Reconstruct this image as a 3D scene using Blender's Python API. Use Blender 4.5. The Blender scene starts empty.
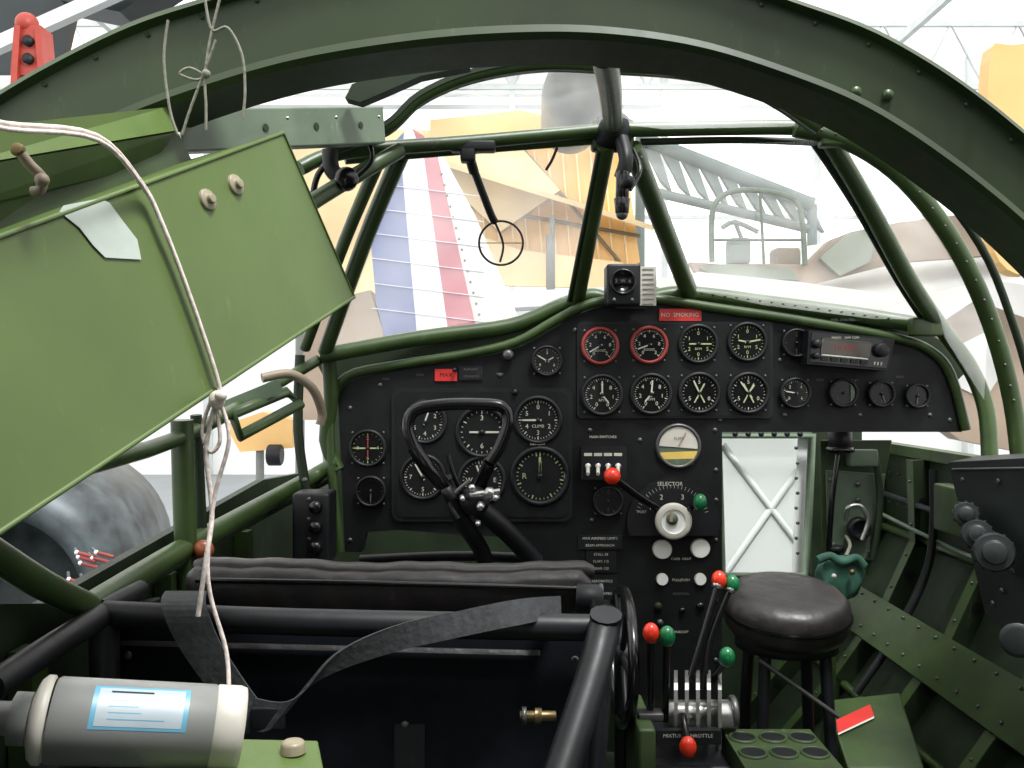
import bpy, bmesh, math, random
from mathutils import Vector, Matrix, Euler
random.seed(4)
F=900.0; CZ=2.4
def P(px,py,d): return Vector(((px-512)*d/F, d, CZ+(384-py)*d/F))
def onplane(px,py,p0,n):
    r=Vector(((px-512)/F,1,(384-py)/F)); o=Vector((0,0,CZ))
    return o+r*((p0-o).dot(n)/r.dot(n))
# ---------------------------------------------------------------- materials
def mat(name,col,rough=.5,metal=0,var=.12,scale=25,bump=.0,coat=0,spec=.5,scuff=0):
    m=bpy.data.materials.new(name); m.use_nodes=True; nt=m.node_tree; bs=nt.nodes['Principled BSDF']
    bs.inputs['Roughness'].default_value=rough; bs.inputs['Metallic'].default_value=metal
    bs.inputs['Specular IOR Level'].default_value=spec
    bs.inputs['Coat Weight'].default_value=coat
    tc=nt.nodes.new('ShaderNodeTexCoord'); nz=nt.nodes.new('ShaderNodeTexNoise')
    nz.inputs['Scale'].default_value=scale; nz.inputs['Detail'].default_value=5
    nt.links.new(tc.outputs['Object'],nz.inputs['Vector'])
    rp=nt.nodes.new('ShaderNodeValToRGB')
    a=[max(0,c*(1-var)) for c in col]; c2=[min(1,c*(1+var)) for c in col]
    rp.color_ramp.elements[0].position=.3; rp.color_ramp.elements[1].position=.7
    rp.color_ramp.elements[0].color=(*a,1); rp.color_ramp.elements[1].color=(*c2,1)
    nt.links.new(nz.outputs['Fac'],rp.inputs['Fac']); out=rp.outputs['Color']
    if scuff>0:
        n2=nt.nodes.new('ShaderNodeTexNoise'); n2.inputs['Scale'].default_value=60; n2.inputs['Detail'].default_value=9; n2.inputs['Roughness'].default_value=.78
        mp=nt.nodes.new('ShaderNodeMapping'); mp.inputs['Scale'].default_value=(1,1,.3)
        nt.links.new(tc.outputs['Object'],mp.inputs['Vector']); nt.links.new(mp.outputs[0],n2.inputs['Vector'])
        r2=nt.nodes.new('ShaderNodeValToRGB'); r2.color_ramp.elements[0].position=.60; r2.color_ramp.elements[1].position=.70
        r2.color_ramp.elements[1].color=(scuff,scuff,scuff,1)
        nt.links.new(n2.outputs['Fac'],r2.inputs['Fac'])
        mx=nt.nodes.new('ShaderNodeMix'); mx.data_type='RGBA'; nt.links.new(r2.outputs['Color'],mx.inputs['Factor']); nt.links.new(out,mx.inputs[6])
        s=[min(1,c*2.0+.03) for c in col]; mx.inputs[7].default_value=(*s,1); out=mx.outputs[2]
        rr=nt.nodes.new('ShaderNodeMapRange'); rr.inputs[3].default_value=max(.1,rough-.15); rr.inputs[4].default_value=min(1,rough+.25)
        nt.links.new(n2.outputs['Fac'],rr.inputs[0]); nt.links.new(rr.outputs[0],bs.inputs['Roughness'])
    nt.links.new(out,bs.inputs['Base Color'])
    if bump>0:
        bp=nt.nodes.new('ShaderNodeBump'); bp.inputs['Strength'].default_value=bump; bp.inputs['Distance'].default_value=.002
        nt.links.new(nz.outputs['Fac'],bp.inputs['Height']); nt.links.new(bp.outputs['Normal'],bs.inputs['Normal'])
    return m
GREEN=mat('green_paint',(.027,.050,.012),.36,var=.3,scale=12,spec=.42,scuff=.6)
GREENL=mat('light_green_paint',(.074,.116,.029),.40,var=.14,scale=7,spec=.4,scuff=.3)
GREENH=mat('hoop_green_paint',(.020,.036,.011),.42,var=.35,scale=6,spec=.4,scuff=.5)
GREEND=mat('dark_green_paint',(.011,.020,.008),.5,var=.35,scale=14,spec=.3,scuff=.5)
GREENM=mat('mid_green_paint',(.032,.053,.018),.45,var=.25,scale=14,scuff=.6,spec=.4)
GREENG=mat('grey_green_primer',(.085,.12,.078),.45,var=.25,scale=14,scuff=.6)
BLACK=mat('panel_black',(.0045,.005,.0055),.52,var=.5,scale=30,spec=.24,scuff=.4)
BLACKG=mat('gloss_black',(.0035,.0035,.004),.24,coat=.15,spec=.35)
BLACKM=mat('matte_black_metal',(.006,.0065,.008),.42,var=.5,scale=20,spec=.32,scuff=.5)
FACE=mat('dial_face',(.003,.003,.0035),.3,coat=.1,spec=.22)
LEATH=mat('black_leather',(.013,.011,.0108),.40,var=.5,scale=45,bump=.8,scuff=.7)
CANVAS=mat('seat_canvas',(.003,.0045,.007),.7,var=.3,scale=60,bump=.2,spec=.15)
WEB=mat('grey_webbing',(.042,.044,.046),.8,var=.2,scale=150,bump=.5,spec=.2)
STEEL=mat('steel',(.45,.45,.43),.3,metal=.9)
DSTEEL=mat('dull_steel',(.09,.09,.09),.4,metal=.6)
ALU=mat('aluminium_skin',(.60,.60,.58),.35,metal=.5,var=.25,scale=1.5)
GREY=mat('grey_enamel',(.18,.185,.175),.32,var=.08,scuff=.3)
BOXG=mat('dark_grey_enamel',(.013,.017,.017),.4,var=.3,scale=15,scuff=.5)
CREAM=mat('cream_cap',(.48,.46,.40),.45)
BUFF=mat('buff_stud',(.24,.21,.14),.4)
WHITE=mat('white_paint',(.72,.72,.68),.5,var=.03)
MARK=mat('ivory_marking',(.46,.46,.39),.6,var=.05)
DIMMARK=mat('faded_marking',(.08,.08,.07),.6,var=.05)
LUME=mat('pale_green_marking',(.34,.40,.20),.6,var=.05)
RED=mat('red_plastic',(.62,.03,.010),.28,var=.08)
REDD=mat('dull_red',(.24,.025,.02),.5,var=.15)
REDP=mat('placard_red',(.50,.022,.018),.45)
REDO=mat('orange_red_paint',(.36,.04,.025),.45)
GRN=mat('green_plastic',(.006,.13,.042),.28,var=.08)
TAPE=mat('white_tape',(.38,.43,.38),.5,var=.12,scale=30)
STRING=mat('white_string',(.58,.51,.46),.85,var=.25,scale=200,bump=.5)
STRG=mat('grey_string',(.18,.18,.14),.85,var=.2,scale=200,bump=.5)
BRASS=mat('brass',(.16,.12,.055),.4,metal=.8)
WOOD=mat('brown_knob',(.20,.055,.02),.35)
TEAL=mat('teal_cloth',(.026,.095,.065),.8,var=.4,scale=35,bump=.5)
BLUE=mat('label_blue',(.10,.30,.42),.4)
LBL=mat('label_pale',(.34,.40,.43),.4)
YEL=mat('yellow_dope',(.78,.48,.18),.45,var=.2,scale=1.2)
YELP=mat('pale_yellow_dope',(.80,.62,.35),.45,var=.2,scale=1.2)
YELG=mat('yellow_gauge',(.6,.42,.10),.5)
RB=mat('fin_blue',(.16,.19,.34),.5,var=.18,scale=2.5); RW=mat('fin_white',(.72,.72,.78),.5,var=.08,scale=2.5); RR=mat('fin_red',(.46,.17,.20),.5,var=.15,scale=2.5)
BROWN=mat('camouflage_brown',(.30,.23,.17),.5,var=.35,scale=1.6)
CAMG=mat('camouflage_grey_green',(.22,.25,.20),.45,var=.3,scale=2)
CONC=mat('hangar_concrete',(.25,.27,.285),.5,var=.1,scale=.6)
WALL=mat('hangar_wall_paint',(.84,.85,.84),.7,var=.03,scale=.5)
TRUSS=mat('truss_grey_green',(.16,.20,.19),.6,var=.2,scale=3)
TRUSSL=mat('pale_grey_steelwork',(.60,.63,.62),.6,var=.1,scale=3)
PALE=mat('pale_window_strut',(.74,.77,.75),.6,var=.05)
NAC=mat('nacelle_blue_grey',(.05,.062,.066),.45,metal=.2,var=.7,scale=14)
NACD=mat('dark_wing',(.012,.02,.022),.4,var=.3,scale=6)
LCD=mat('display_glass',(.03,.02,.014),.15)
BEIGE=mat('beige_strap',(.18,.145,.10),.5)
def glassmat():
    m=bpy.data.materials.new('perspex'); m.use_nodes=True; nt=m.node_tree; nt.nodes.clear()
    o=nt.nodes.new('ShaderNodeOutputMaterial'); mx=nt.nodes.new('ShaderNodeMixShader'); t=nt.nodes.new('ShaderNodeBsdfTransparent'); g=nt.nodes.new('ShaderNodeBsdfGlossy')
    t.inputs['Color'].default_value=(.98,.99,.98,1); g.inputs['Roughness'].default_value=.05
    mx.inputs[0].default_value=.05
    # faint dust film on the perspex
    df=nt.nodes.new('ShaderNodeBsdfTranslucent'); df.inputs['Color'].default_value=(.9,.9,.9,1)
    tc=nt.nodes.new('ShaderNodeTexCoord'); nz=nt.nodes.new('ShaderNodeTexNoise'); nz.inputs['Scale'].default_value=7; nz.inputs['Detail'].default_value=6
    mr=nt.nodes.new('ShaderNodeMapRange'); mr.inputs[1].default_value=.35; mr.inputs[2].default_value=.75; mr.inputs[3].default_value=.06; mr.inputs[4].default_value=.22
    nt.links.new(tc.outputs['Object'],nz.inputs['Vector']); nt.links.new(nz.outputs['Fac'],mr.inputs[0])
    m2=nt.nodes.new('ShaderNodeMixShader'); nt.links.new(mr.outputs[0],m2.inputs[0]); nt.links.new(t.outputs[0],m2.inputs[1]); nt.links.new(df.outputs[0],m2.inputs[2])
    nt.links.new(m2.outputs[0],mx.inputs[1]); nt.links.new(g.outputs[0],mx.inputs[2]); nt.links.new(mx.outputs[0],o.inputs['Surface'])
    return m
GLASS=glassmat()
def translucentmat():
    m=bpy.data.materials.new('frosted_white_panel'); m.use_nodes=True; nt=m.node_tree; nt.nodes.clear()
    o=nt.nodes.new('ShaderNodeOutputMaterial'); mx=nt.nodes.new('ShaderNodeMixShader'); t=nt.nodes.new('ShaderNodeBsdfTranslucent'); g=nt.nodes.new('ShaderNodeBsdfDiffuse')
    t.inputs['Color'].default_value=(.86,.89,.87,1); g.inputs['Color'].default_value=(.8,.82,.80,1); mx.inputs[0].default_value=.85
    nt.links.new(g.outputs[0],mx.inputs[1]); nt.links.new(t.outputs[0],mx.inputs[2]); nt.links.new(mx.outputs[0],o.inputs['Surface'])
    return m
FROST=translucentmat()
# ---------------------------------------------------------------- builder
TXT={}
def textmesh(s):
    if s in TXT: return TXT[s]
    c=bpy.data.curves.new('t','FONT'); c.body=s; c.size=1; c.align_x='CENTER'; c.align_y='CENTER'; c.resolution_u=2
    o=bpy.data.objects.new('t',c); bpy.context.scene.collection.objects.link(o)
    bpy.context.view_layer.update()
    me=bpy.data.meshes.new_from_object(o)
    r=([v.co.copy() for v in me.vertices],[list(p.vertices) for p in me.polygons])
    bpy.data.objects.remove(o); bpy.data.meshes.remove(me); bpy.data.curves.remove(c)
    TXT[s]=r; return r
def basis(ax):
    ax=ax.normalized(); u=Vector((0,0,1)) if abs(ax.z)<.9 else Vector((1,0,0))
    s=ax.cross(u).normalized(); t=s.cross(ax).normalized(); return ax,s,t
def spline(pts,n=6,closed=False):
    out=[]; N=len(pts)
    rng=range(N if closed else N-1)
    for i in rng:
        g=(lambda k: pts[k%N]) if closed else (lambda k: pts[min(max(k,0),N-1)])
        p0,p1,p2,p3=g(i-1),g(i),g(i+1),g(i+2)
        for j in range(n):
            t=j/n
            out.append(.5*((2*p1)+(p2-p0)*t+(2*p0-5*p1+4*p2-p3)*t*t+(3*p1-p0-3*p2+p3)*t**3))
    if not closed: out.append(pts[-1].copy())
    return out
class B:
    def __init__(s,name): s.name=name; s.v=[]; s.f=[]; s.m=[]; s.sm=[]; s.mats=[]
    def mi(s,m):
        if m not in s.mats: s.mats.append(m)
        return s.mats.index(m)
    def add(s,vs,fs,m,smooth=False):
        o=len(s.v); k=s.mi(m); s.v+= [Vector(v) for v in vs]
        for f in fs: s.f.append([o+i for i in f]); s.m.append(k); s.sm.append(smooth)
    def hexa(s,a,b,m):
        s.add(list(a)+list(b),[(0,1,2,3),(7,6,5,4),(0,4,5,1),(1,5,6,2),(2,6,7,3),(3,7,4,0)],m)
    def box(s,c,sz,m,rot=None,bev=0):
        R=rot.to_matrix() if isinstance(rot,Euler) else (rot if rot else Matrix.Identity(3)); c=Vector(c)
        bm=bmesh.new(); bmesh.ops.create_cube(bm,size=1)
        for v in bm.verts: v.co=Vector((v.co.x*sz[0],v.co.y*sz[1],v.co.z*sz[2]))
        if bev>0: bmesh.ops.bevel(bm,geom=list(bm.edges),offset=bev,segments=3,affect='EDGES',profile=.5)
        bm.verts.index_update()
        s.add([c+R@v.co for v in bm.verts],[[v.index for v in f.verts] for f in bm.faces],m,bev>0); bm.free()
    def prism(s,pts,vec,m):
        n=len(pts); vec=Vector(vec); vs=list(pts)+[p+vec for p in pts]
        s.add(vs,[tuple(range(n)),tuple(range(2*n-1,n-1,-1))]+[(i,(i+1)%n,n+(i+1)%n,n+i) for i in range(n)],m)
    def poly(s,pts,m): s.add(pts,[tuple(range(len(pts)))],m)
    def lathe(s,c,ax,prof,m,seg=28,smooth=True):
        ax,u,w=basis(Vector(ax)); c=Vector(c); vs=[]; fs=[]
        for (r,h) in prof:
            for i in range(seg):
                a=2*math.pi*i/seg; vs.append(c+ax*h+(u*math.cos(a)+w*math.sin(a))*max(r,1e-5))
        for k in range(len(prof)-1):
            for i in range(seg):
                j=(i+1)%seg; fs.append((k*seg+i,k*seg+j,(k+1)*seg+j,(k+1)*seg+i))
        s.add(vs,fs,m,smooth)
    def cyl(s,a,b,r,m,r2=None,seg=20):
        a=Vector(a);b=Vector(b);r2=r if r2 is None else r2; L=(b-a).length; e=min(r*.12,L*.2)
        s.lathe(a,b-a,[(0,0),(r-e,0)],m,seg,False); s.lathe(a,b-a,[(r-e,0),(r,e),(r2,L-e),(r2-e,L)],m,seg,True); s.lathe(a,b-a,[(r2-e,L),(0,L)],m,seg,False)
    def sph(s,c,r,m,sc=(1,1,1),seg=20):
        vs=[];fs=[];n=12;c=Vector(c)
        for k in range(n+1):
            t=math.pi*k/n
            for i in range(seg):
                a=2*math.pi*i/seg; rr=max(math.sin(t),1e-4); vs.append(c+Vector((r*sc[0]*rr*math.cos(a),r*sc[1]*rr*math.sin(a),r*sc[2]*math.cos(t))))
        for k in range(n):
            for i in range(seg):
                j=(i+1)%seg; fs.append((k*seg+i,(k+1)*seg+i,(k+1)*seg+j,k*seg+j))
        s.add(vs,fs,m,True)
    def tube(s,pts,r,m,closed=False,n=6,seg=12,r2=None):
        pts=[Vector(p) for p in pts]
        if n>1 and len(pts)>2: pts=spline(pts,n,closed)
        N=len(pts); vs=[]; fs=[]; u=None
        for i in range(N):
            a=pts[(i-1)%N] if (closed or i>0) else pts[i]; b=pts[(i+1)%N] if (closed or i<N-1) else pts[i]
            t=(b-a).normalized()
            if u is None: _,u,_=basis(t)
            u=(u-t*u.dot(t)).normalized(); w=t.cross(u)
            rr=r if r2 is None else r+(r2-r)*i/(N-1)
            for k in range(seg):
                an=2*math.pi*k/seg; vs.append(pts[i]+(u*math.cos(an)+w*math.sin(an))*rr)
        for i in range(N if closed else N-1):
            j=(i+1)%N
            for k in range(seg):
                l=(k+1)%seg; fs.append((i*seg+k,i*seg+l,j*seg+l,j*seg+k))
        s.add(vs,fs,m,True)
        if not closed:
            s.add(vs[:seg],[tuple(range(seg-1,-1,-1))],m); s.add(vs[-seg:],[tuple(range(seg))],m)
    def strip(s,pts,wid,m,th=.002,n=6):
        p=spline([Vector(x) for x in pts],n); w=spline([Vector(x) for x in wid],n); vs=[];fs=[]
        for i in range(len(p)):
            t=(p[min(i+1,len(p)-1)]-p[max(i-1,0)]).normalized(); nn=t.cross(w[i]).normalized()*th
            vs+=[p[i]-w[i]-nn,p[i]+w[i]-nn,p[i]+w[i]+nn,p[i]-w[i]+nn]
        for i in range(len(p)-1):
            for k in range(4):
                l=(k+1)%4; fs.append((i*4+k,i*4+l,i*4+4+l,i*4+4+k))
        s.add(vs,fs,m,False)
    def text(s,t,c,size,m,rot=0,R=None):
        vs,fs=textmesh(t); c=Vector(c)
        M=(R if R else Euler((math.pi/2,0,0)).to_matrix())@Matrix.Rotation(rot,3,'Z')
        s.add([c+M@(v*size) for v in vs],fs,m)
    def done(s,bev=0):
        me=bpy.data.meshes.new(s.name); me.from_pydata([tuple(v) for v in s.v],[],s.f)
        for m in s.mats: me.materials.append(m)
        me.polygons.foreach_set('material_index',s.m); me.polygons.foreach_set('use_smooth',s.sm); me.update()
        bm=bmesh.new(); bm.from_mesh(me); bmesh.ops.recalc_face_normals(bm,faces=bm.faces); bm.to_mesh(me); bm.free()
        o=bpy.data.objects.new(s.name,me); bpy.context.scene.collection.objects.link(o)
        if bev>0:
            md=o.modifiers.new('bevel','BEVEL'); md.width=bev; md.segments=2; md.limit_method='ANGLE'; md.angle_limit=math.radians(50)
        return o
def rrect(x0,y0,x1,y1,r,d,n=5):
    out=[]
    for cx,cy,a0 in ((x1-r,y0+r,-90),(x1-r,y1-r,0),(x0+r,y1-r,90),(x0+r,y0+r,180)):
        for k in range(n+1):
            a=math.radians(a0+90*k/n); out.append(P(cx+r*math.cos(a),cy+r*math.sin(a),d))
    return out
D=1.5; S=D/F
# ================================================================ instrument panel
b=B('instrument_panel')
top=[(338,400),(350,382),(400,370),(470,359),(520,347),(560,325),(590,310),(620,305),(660,304),(720,313),(800,325),(900,343),(935,356),(955,380)]
topv=spline([P(x,y,D) for x,y in top],4)
low=[(962,432),(722,432),(722,560),(722,700),(588,700),(588,562),(540,560),(505,537),(450,534),(400,530),(366,532),(362,552),(345,552)]
b.prism(topv+[P(x,y,D) for x,y in low],(0,.03,0),BLACK)
b.tube([P(340,552,D-.005),P(332,470,D-.005),P(331,410,D-.005)]+[P(x-4,y-5,D-.005) for x,y in top[1:]]+[P(966,430,D-.005)],.008,GREEN,n=4)
up_l=[(318,366),(336,358),(400,346),(470,336),(520,328),(560,310),(590,300),(620,302),(660,300),(720,300),(800,312),(900,328),(940,340),(966,372)]
a_=spline([P(x,y,D+.012) for x,y in up_l],4); b_=spline([P(x,y+3,D+.012) for x,y in top],4)
for i in range(len(a_)-1): b.prism([a_[i],a_[i+1],b_[i+1],b_[i]],(0,.01,0),GREEND)
b.prism(rrect(392,388,572,521,9,D),(0,-.006,0),BLACKM)
b.prism(rrect(396,392,568,517,8,D-.006),(0,-.002,0),BLACK)
b.prism(rrect(577,322,772,418,5,D),(0,-.005,0),BLACKM)
b.prism(rrect(579,324,770,416,5,D-.005),(0,-.001,0),BLACK)
def seg(c,ang,r0,r1,w,m,dy=0):
    d=Vector((math.sin(ang),0,math.cos(ang))); q=Vector((math.cos(ang),0,-math.sin(ang)))*w*.5; c=c+Vector((0,dy,0))
    b.poly([c+d*r0-q,c+d*r0+q,c+d*r1+q*.8,c+d*r1-q*.8],m)
def dial(px,py,r,nums='0123456789',ticks=40,rim=None,mk=MARK,needles=(30,),label=None,ring=False,a0=0,a1=360,dep=D-.006):
    c=P(px,py,dep); R=r*S
    b.lathe(c,(0,-1,0),[(R*1.13,0),(R*1.13,.004),(R*1.06,.007),(R*.95,.007),(R*.92,.002)],rim or BLACKM)
    b.lathe(c,(0,-1,0),[(0,.0015),(R*.95,.0015)],FACE)
    for i in range(ticks+1 if a1-a0<360 else ticks):
        a=math.radians(a0+(a1-a0)*i/ticks); big=(i%5==0)
        seg(c,a,R*(.74 if big else .8),R*.88,R*(.05 if big else .025),mk,-.003)
    n=len(nums)
    for i,ch in enumerate(nums):
        a=math.radians(a0+(a1-a0)*i/(n if a1-a0>=360 else n-1))
        b.text(ch,c+Vector((math.sin(a)*R*.58,-.003,math.cos(a)*R*.58)),R*.30,mk)
    for k,ad in enumerate(needles):
        a=math.radians(ad); seg(c,a,-R*.15,R*(.72-.2*k),R*.09,mk,-.0045)
    b.lathe(c,(0,-1,0),[(R*.1,.003),(R*.1,.006),(0,.006)],BLACKM,12)
    if label: b.text(label,c+Vector((0,-.003,-R*.28)),R*.2,mk)
    for k in range(4):
        a=math.radians(45+90*k); q=c+Vector((math.cos(a),0,math.sin(a)))*R*1.28
        b.lathe(q,(0,-1,0),[(.0022,0),(.002,.001),(0,.001)],DSTEEL,8)
dial(600,346,17,'024682',40,rim=REDD,a0=-140,a1=140,needles=(-120,),label='BOOST')
dial(649,345,17,'024682',40,rim=REDD,a0=-140,a1=140,needles=(-110,),label='BOOST')
dial(698,344,18,'015021',30,mk=LUME,needles=(90,-90),label='RPM',ring=False)
dial(747,342,18,'015021',30,mk=LUME,needles=(80,-80),label='RPM')
dial(796,343,13,'05',20,mk=DIMMARK,needles=())
dial(602,395,19,'0246810',35,a0=-150,a1=150,needles=(0,140),label='RPM')
dial(651,394,19,'0246810',35,a0=-150,a1=150,needles=(5,220),label='RPM')
dial(699,393,19,'5 0 5 ',30,needles=(-25,28,205)); dial(748,393,19,'5 0 5 ',30,needles=(-35,35,145,215))
for px in (699,748):
    for a in (-28,28): seg(P(px,393,D-.006),math.radians(a),-.018,.018,.0022,LUME,-.0048)
dial(795,393,14,'0246',24,a0=-130,a1=130,mk=MARK,needles=(-80,))
dial(843,393,13,'05',16,a0=-130,a1=130,needles=(),mk=DIMMARK)
dial(881,394,12,'05',16,needles=(160,),mk=DIMMARK); dial(917,396,11,'05',16,needles=(190,),mk=DIMMARK)
b.poly([P(843+12*math.cos(a),393-12*math.sin(a),D-.010) for a in [math.radians(x) for x in range(-50,60,10)]],GREENG)
dial(547,361,14,'369',24,needles=(-60,60))
dial(538,420,22,'012345',40,needles=(-90,),label='CLIMB')
dial(482,432,24,'36',24,needles=(90,-90))
dial(425,422,20,'123456',36,needles=(20,))
dial(423,477,21,'1357',40,needles=(-30,))
dial(482,480,22,'NESW',36,needles=(-20,))
dial(540,476,27,'L  R',36,needles=(0,2),mk=LUME)
dial(368,448,17,'2468',20,needles=(-90,90),mk=LUME); dial(371,491,14,'',20,mk=DIMMARK,needles=(180,))
seg(P(368,448,D-.01),math.radians(0),-.015,.020,.002,REDD,-.002)
dial(608,501,14,'05',12,mk=DIMMARK,needles=())
b.text('R',P(566,476,D-.0085),.014,MARK); b.text('DESCENT',P(538,444,D-.012),.006,MARK)
def plac(x0,y0,x1,y1,m,txt=None,tm=MARK,ts=.008,d=D):
    b.prism([P(x0,y1,d),P(x1,y1,d),P(x1,y0,d),P(x0,y0,d)],(0,-.003,0),m)
    if txt:
        L=txt.split('|')
        for i,t in enumerate(L): b.text(t,P((x0+x1)/2,y0+(y1-y0)*(i+.5)/len(L),d-.0035),ts,tm)
plac(435,369,457,381,REDP,'MAX',BLACK,.010)
plac(459,366,483,380,BLACKM,'FLAP LIMIT|120 KNOTS',DIMMARK,.005)
plac(659,309,701,321,REDP,'NO  SMOKING',MARK,.0095)
b.text('FUEL CONTENTS',P(845,320,D-.002),.006,DIMMARK)
plac(578,535,622,549,BLACKM,'MAX AIRSPEED LIMITS|BEAM APPROACH',MARK,.006)
plac(586,551,616,572,BLACKM,'STALL 58|FLAPS 115|GEAR 120',MARK,.006)
plac(586,575,618,600,BLACKM,'AEROBATICS|PROHIBITED',MARK,.006)
for x,y,r in ((508,355,5),(515,392,3),(455,370,2),(588,450,3)):
    b.lathe(P(x,y,D),(0,-1,0),[(r*S*1.2,0),(r*S*1.1,.01),(r*S*.7,.014),(0,.014)],DSTEEL if r>4 else BLACKM,14)
b.prism([P(580,478,D),P(625,478,D),P(625,446,D),P(580,446,D)],(0,-.025,0),BLACKM)
b.text('MAIN SWITCHES',P(603,437,D-.003),.006,MARK)
for k in range(4):
    x=588+10*k; b.lathe(P(x,466,D-.025),(0,-1,0),[(.005,0),(.005,.004),(0,.004)],STEEL,12); b.tube([P(x,466,D-.028),P(x,474,D-.055)],.0030,CREAM,n=1)
    b.prism([P(x-4,456,D-.025),P(x+4,456,D-.025),P(x+4,453,D-.025),P(x-4,453,D-.025)],(0,-.001,0),MARK)
c=P(678,446,D); b.lathe(c,(0,-1,0),[(.038,0),(.038,.005),(.034,.007),(.032,.004)],DSTEEL); b.lathe(c,(0,-1,0),[(0,.003),(.033,.003)],GREENG)
b.poly([c+Vector((.032*math.cos(math.radians(a)),-.0045,.032*math.sin(math.radians(a)))) for a in range(-8,190,11)],CREAM)
b.poly([c+Vector((.032*math.cos(math.radians(a)),-.0046,.032*math.sin(math.radians(a))-.002)) for a in range(195,350,11)],YELG)
b.poly([c+Vector((.031*math.cos(math.radians(a)),-.0047,.031*math.sin(math.radians(a))-.001)) for a in range(222,322,11)],GREENG)
seg(c,.5,0,.026,.003,BROWN,-.006); b.text('FLAPS',c+Vector((0,-.006,.013)),.006,BLACK)
for x,y,r in ((662,549,9),(700,548,9),(662,579,5.5),(700,579,5.5)):
    b.lathe(P(x,y,D),(0,-1,0),[(r*S*1.1,0),(r*S*1.1,.003),(r*S,.006)],CREAM,24); b.lathe(P(x,y,D),(0,-1,0),[(r*S,.006),(0,.006)],WHITE,24,False)
b.text('CARB  HEAT',P(681,559,D-.003),.006,MARK); b.text('PULL|PUSH',P(681,580,D-.003),.006,MARK); b.text('IGNITION',P(681,594,D-.003),.006,DIMMARK)
for x,y,r,m in ((658,606,4,GREEND),(682,610,3,BLACKG),(700,606,4,BLACKG),(660,622,3,DSTEEL)): b.lathe(P(x,y,D),(0,-1,0),[(r*S,0),(r*S,.006),(0,.006)],m,14)
b.text('TANK|OFF',P(680,632,D-.003),.006,MARK)
for x,y in ((350,408),(350,540),(575,330),(720,420),(950,420),(950,382),(590,430),(715,430),(590,600),(716,600),(716,660),(380,385),(500,375),(785,415),(860,415),(930,415),(780,360),(716,500),(592,520),(640,440),(716,470),(716,540)):
    b.lathe(P(x,y,D),(0,-1,0),[(.004,0),(.003,.002),(0,.002)],DSTEEL,8)
for x,y in ((386,377),(420,373),(500,372),(820,378),(855,378),(900,375),(640,330)):
    b.text('PRESS',P(x,y+2,D-.002),.005,DIMMARK)
b.done()
# ================================================================ fuel selector
b=B('fuel_selector')
pts=[P(672+46*math.cos(math.radians(a)),520-42*math.sin(math.radians(a)),D-.001) for a in range(-20,201,10)]
b.prism(pts,(0,-.014,0),BLACKM)
for a in range(14,170,6):
    q=P(672+36*math.cos(math.radians(a)),520-34*math.sin(math.radians(a)),D-.0165); b.text('|',q,.007 if a%12 else .011,MARK,rot=math.radians(a-90))
for i,(ch,a) in enumerate(zip('1234',(150,115,65,30))): b.text(ch,P(672+25*math.cos(math.radians(a)),520-25*math.sin(math.radians(a)),D-.0165),.012,MARK)
b.text('SELECTOR',P(670,484,D-.0165),.009,MARK); b.text('PORT',P(642,512,D-.0165),.006,MARK)
b.lathe(P(672,520,D-.015),(0,-1,0),[(.024,0),(.024,.008),(.030,.010),(.030,.016),(.027,.018),(.020,.018)],CREAM,36)
b.lathe(P(672,520,D-.015),(0,-1,0),[(.020,.018),(.019,.015),(0,.015)],WHITE,36,False)
b.lathe(P(672,519,D-.030),(0,-1,0),[(.010,0),(.009,.005),(0,.005)],GREENG,20)
b.prism([P(671,519,D-.036)+Vector(v) for v in ((-.0025,0,-.004),(.0025,0,-.004),(.002,0,.014),(-.002,0,.014))],(0,-.002,0),BROWN)
b.tube([P(665,512,D-.016),P(640,497,D-.04),P(617,480,D-.07)],.0065,BLACKG); b.sph(P(612,476,D-.08),.0135,RED)
b.tube([P(684,512,D-.016),P(692,507,D-.035)],.0055,BLACKG); b.sph(P(700,502,D-.045),.011,GRN,(1,1,1.25))
b.done()
# ================================================================ radio
b=B('aircraft_radio')
q=[P(807,364,D-.04),P(888,371,D-.04),P(895,339,D-.04),P(809,330,D-.04)]
b.hexa(q,[p+Vector((0,.04,0)) for p in q],BLACKM)
n=Vector((0,-.002,0)); f=lambda u,v:(q[0]*(1-u)+q[1]*u)*(1-v)+(q[3]*(1-u)+q[2]*u)*v
def pl(u0,v0,u1,v1,m,th=.002): b.prism([f(u0,v0),f(u1,v0),f(u1,v1),f(u0,v1)],(0,-th,0),m)
pl(.03,.08,.97,.94,BLACKG); pl(.16,.35,.72,.78,LCD,.004)
pl(.15,.29,.73,.33,MARK,.0045); pl(.15,.79,.73,.81,DIMMARK,.0045); pl(.15,.3,.165,.81,DIMMARK,.0045); pl(.715,.3,.73,.81,DIMMARK,.0045)
b.text('118.500',f(.42,.57)+n*2.4,.010,REDD); b.text('RADIO    NAV COM',f(.42,.88)+n*1.6,.005,MARK)
for u in (.2,.32,.44,.56,.68): pl(u-.04,.14,u+.04,.25,BLACKM,.005)
for u,v,r in ((.09,.6,.007),(.85,.6,.011),(.09,.25,.005)): b.lathe(f(u,v),(0,-1,0),[(r,0),(r,.012),(r*.8,.014),(0,.014)],BLACKM,20)
for u in (.81,.85,.89): pl(u-.008,.15,u+.008,.25,MARK,.004)
b.done()
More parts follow.
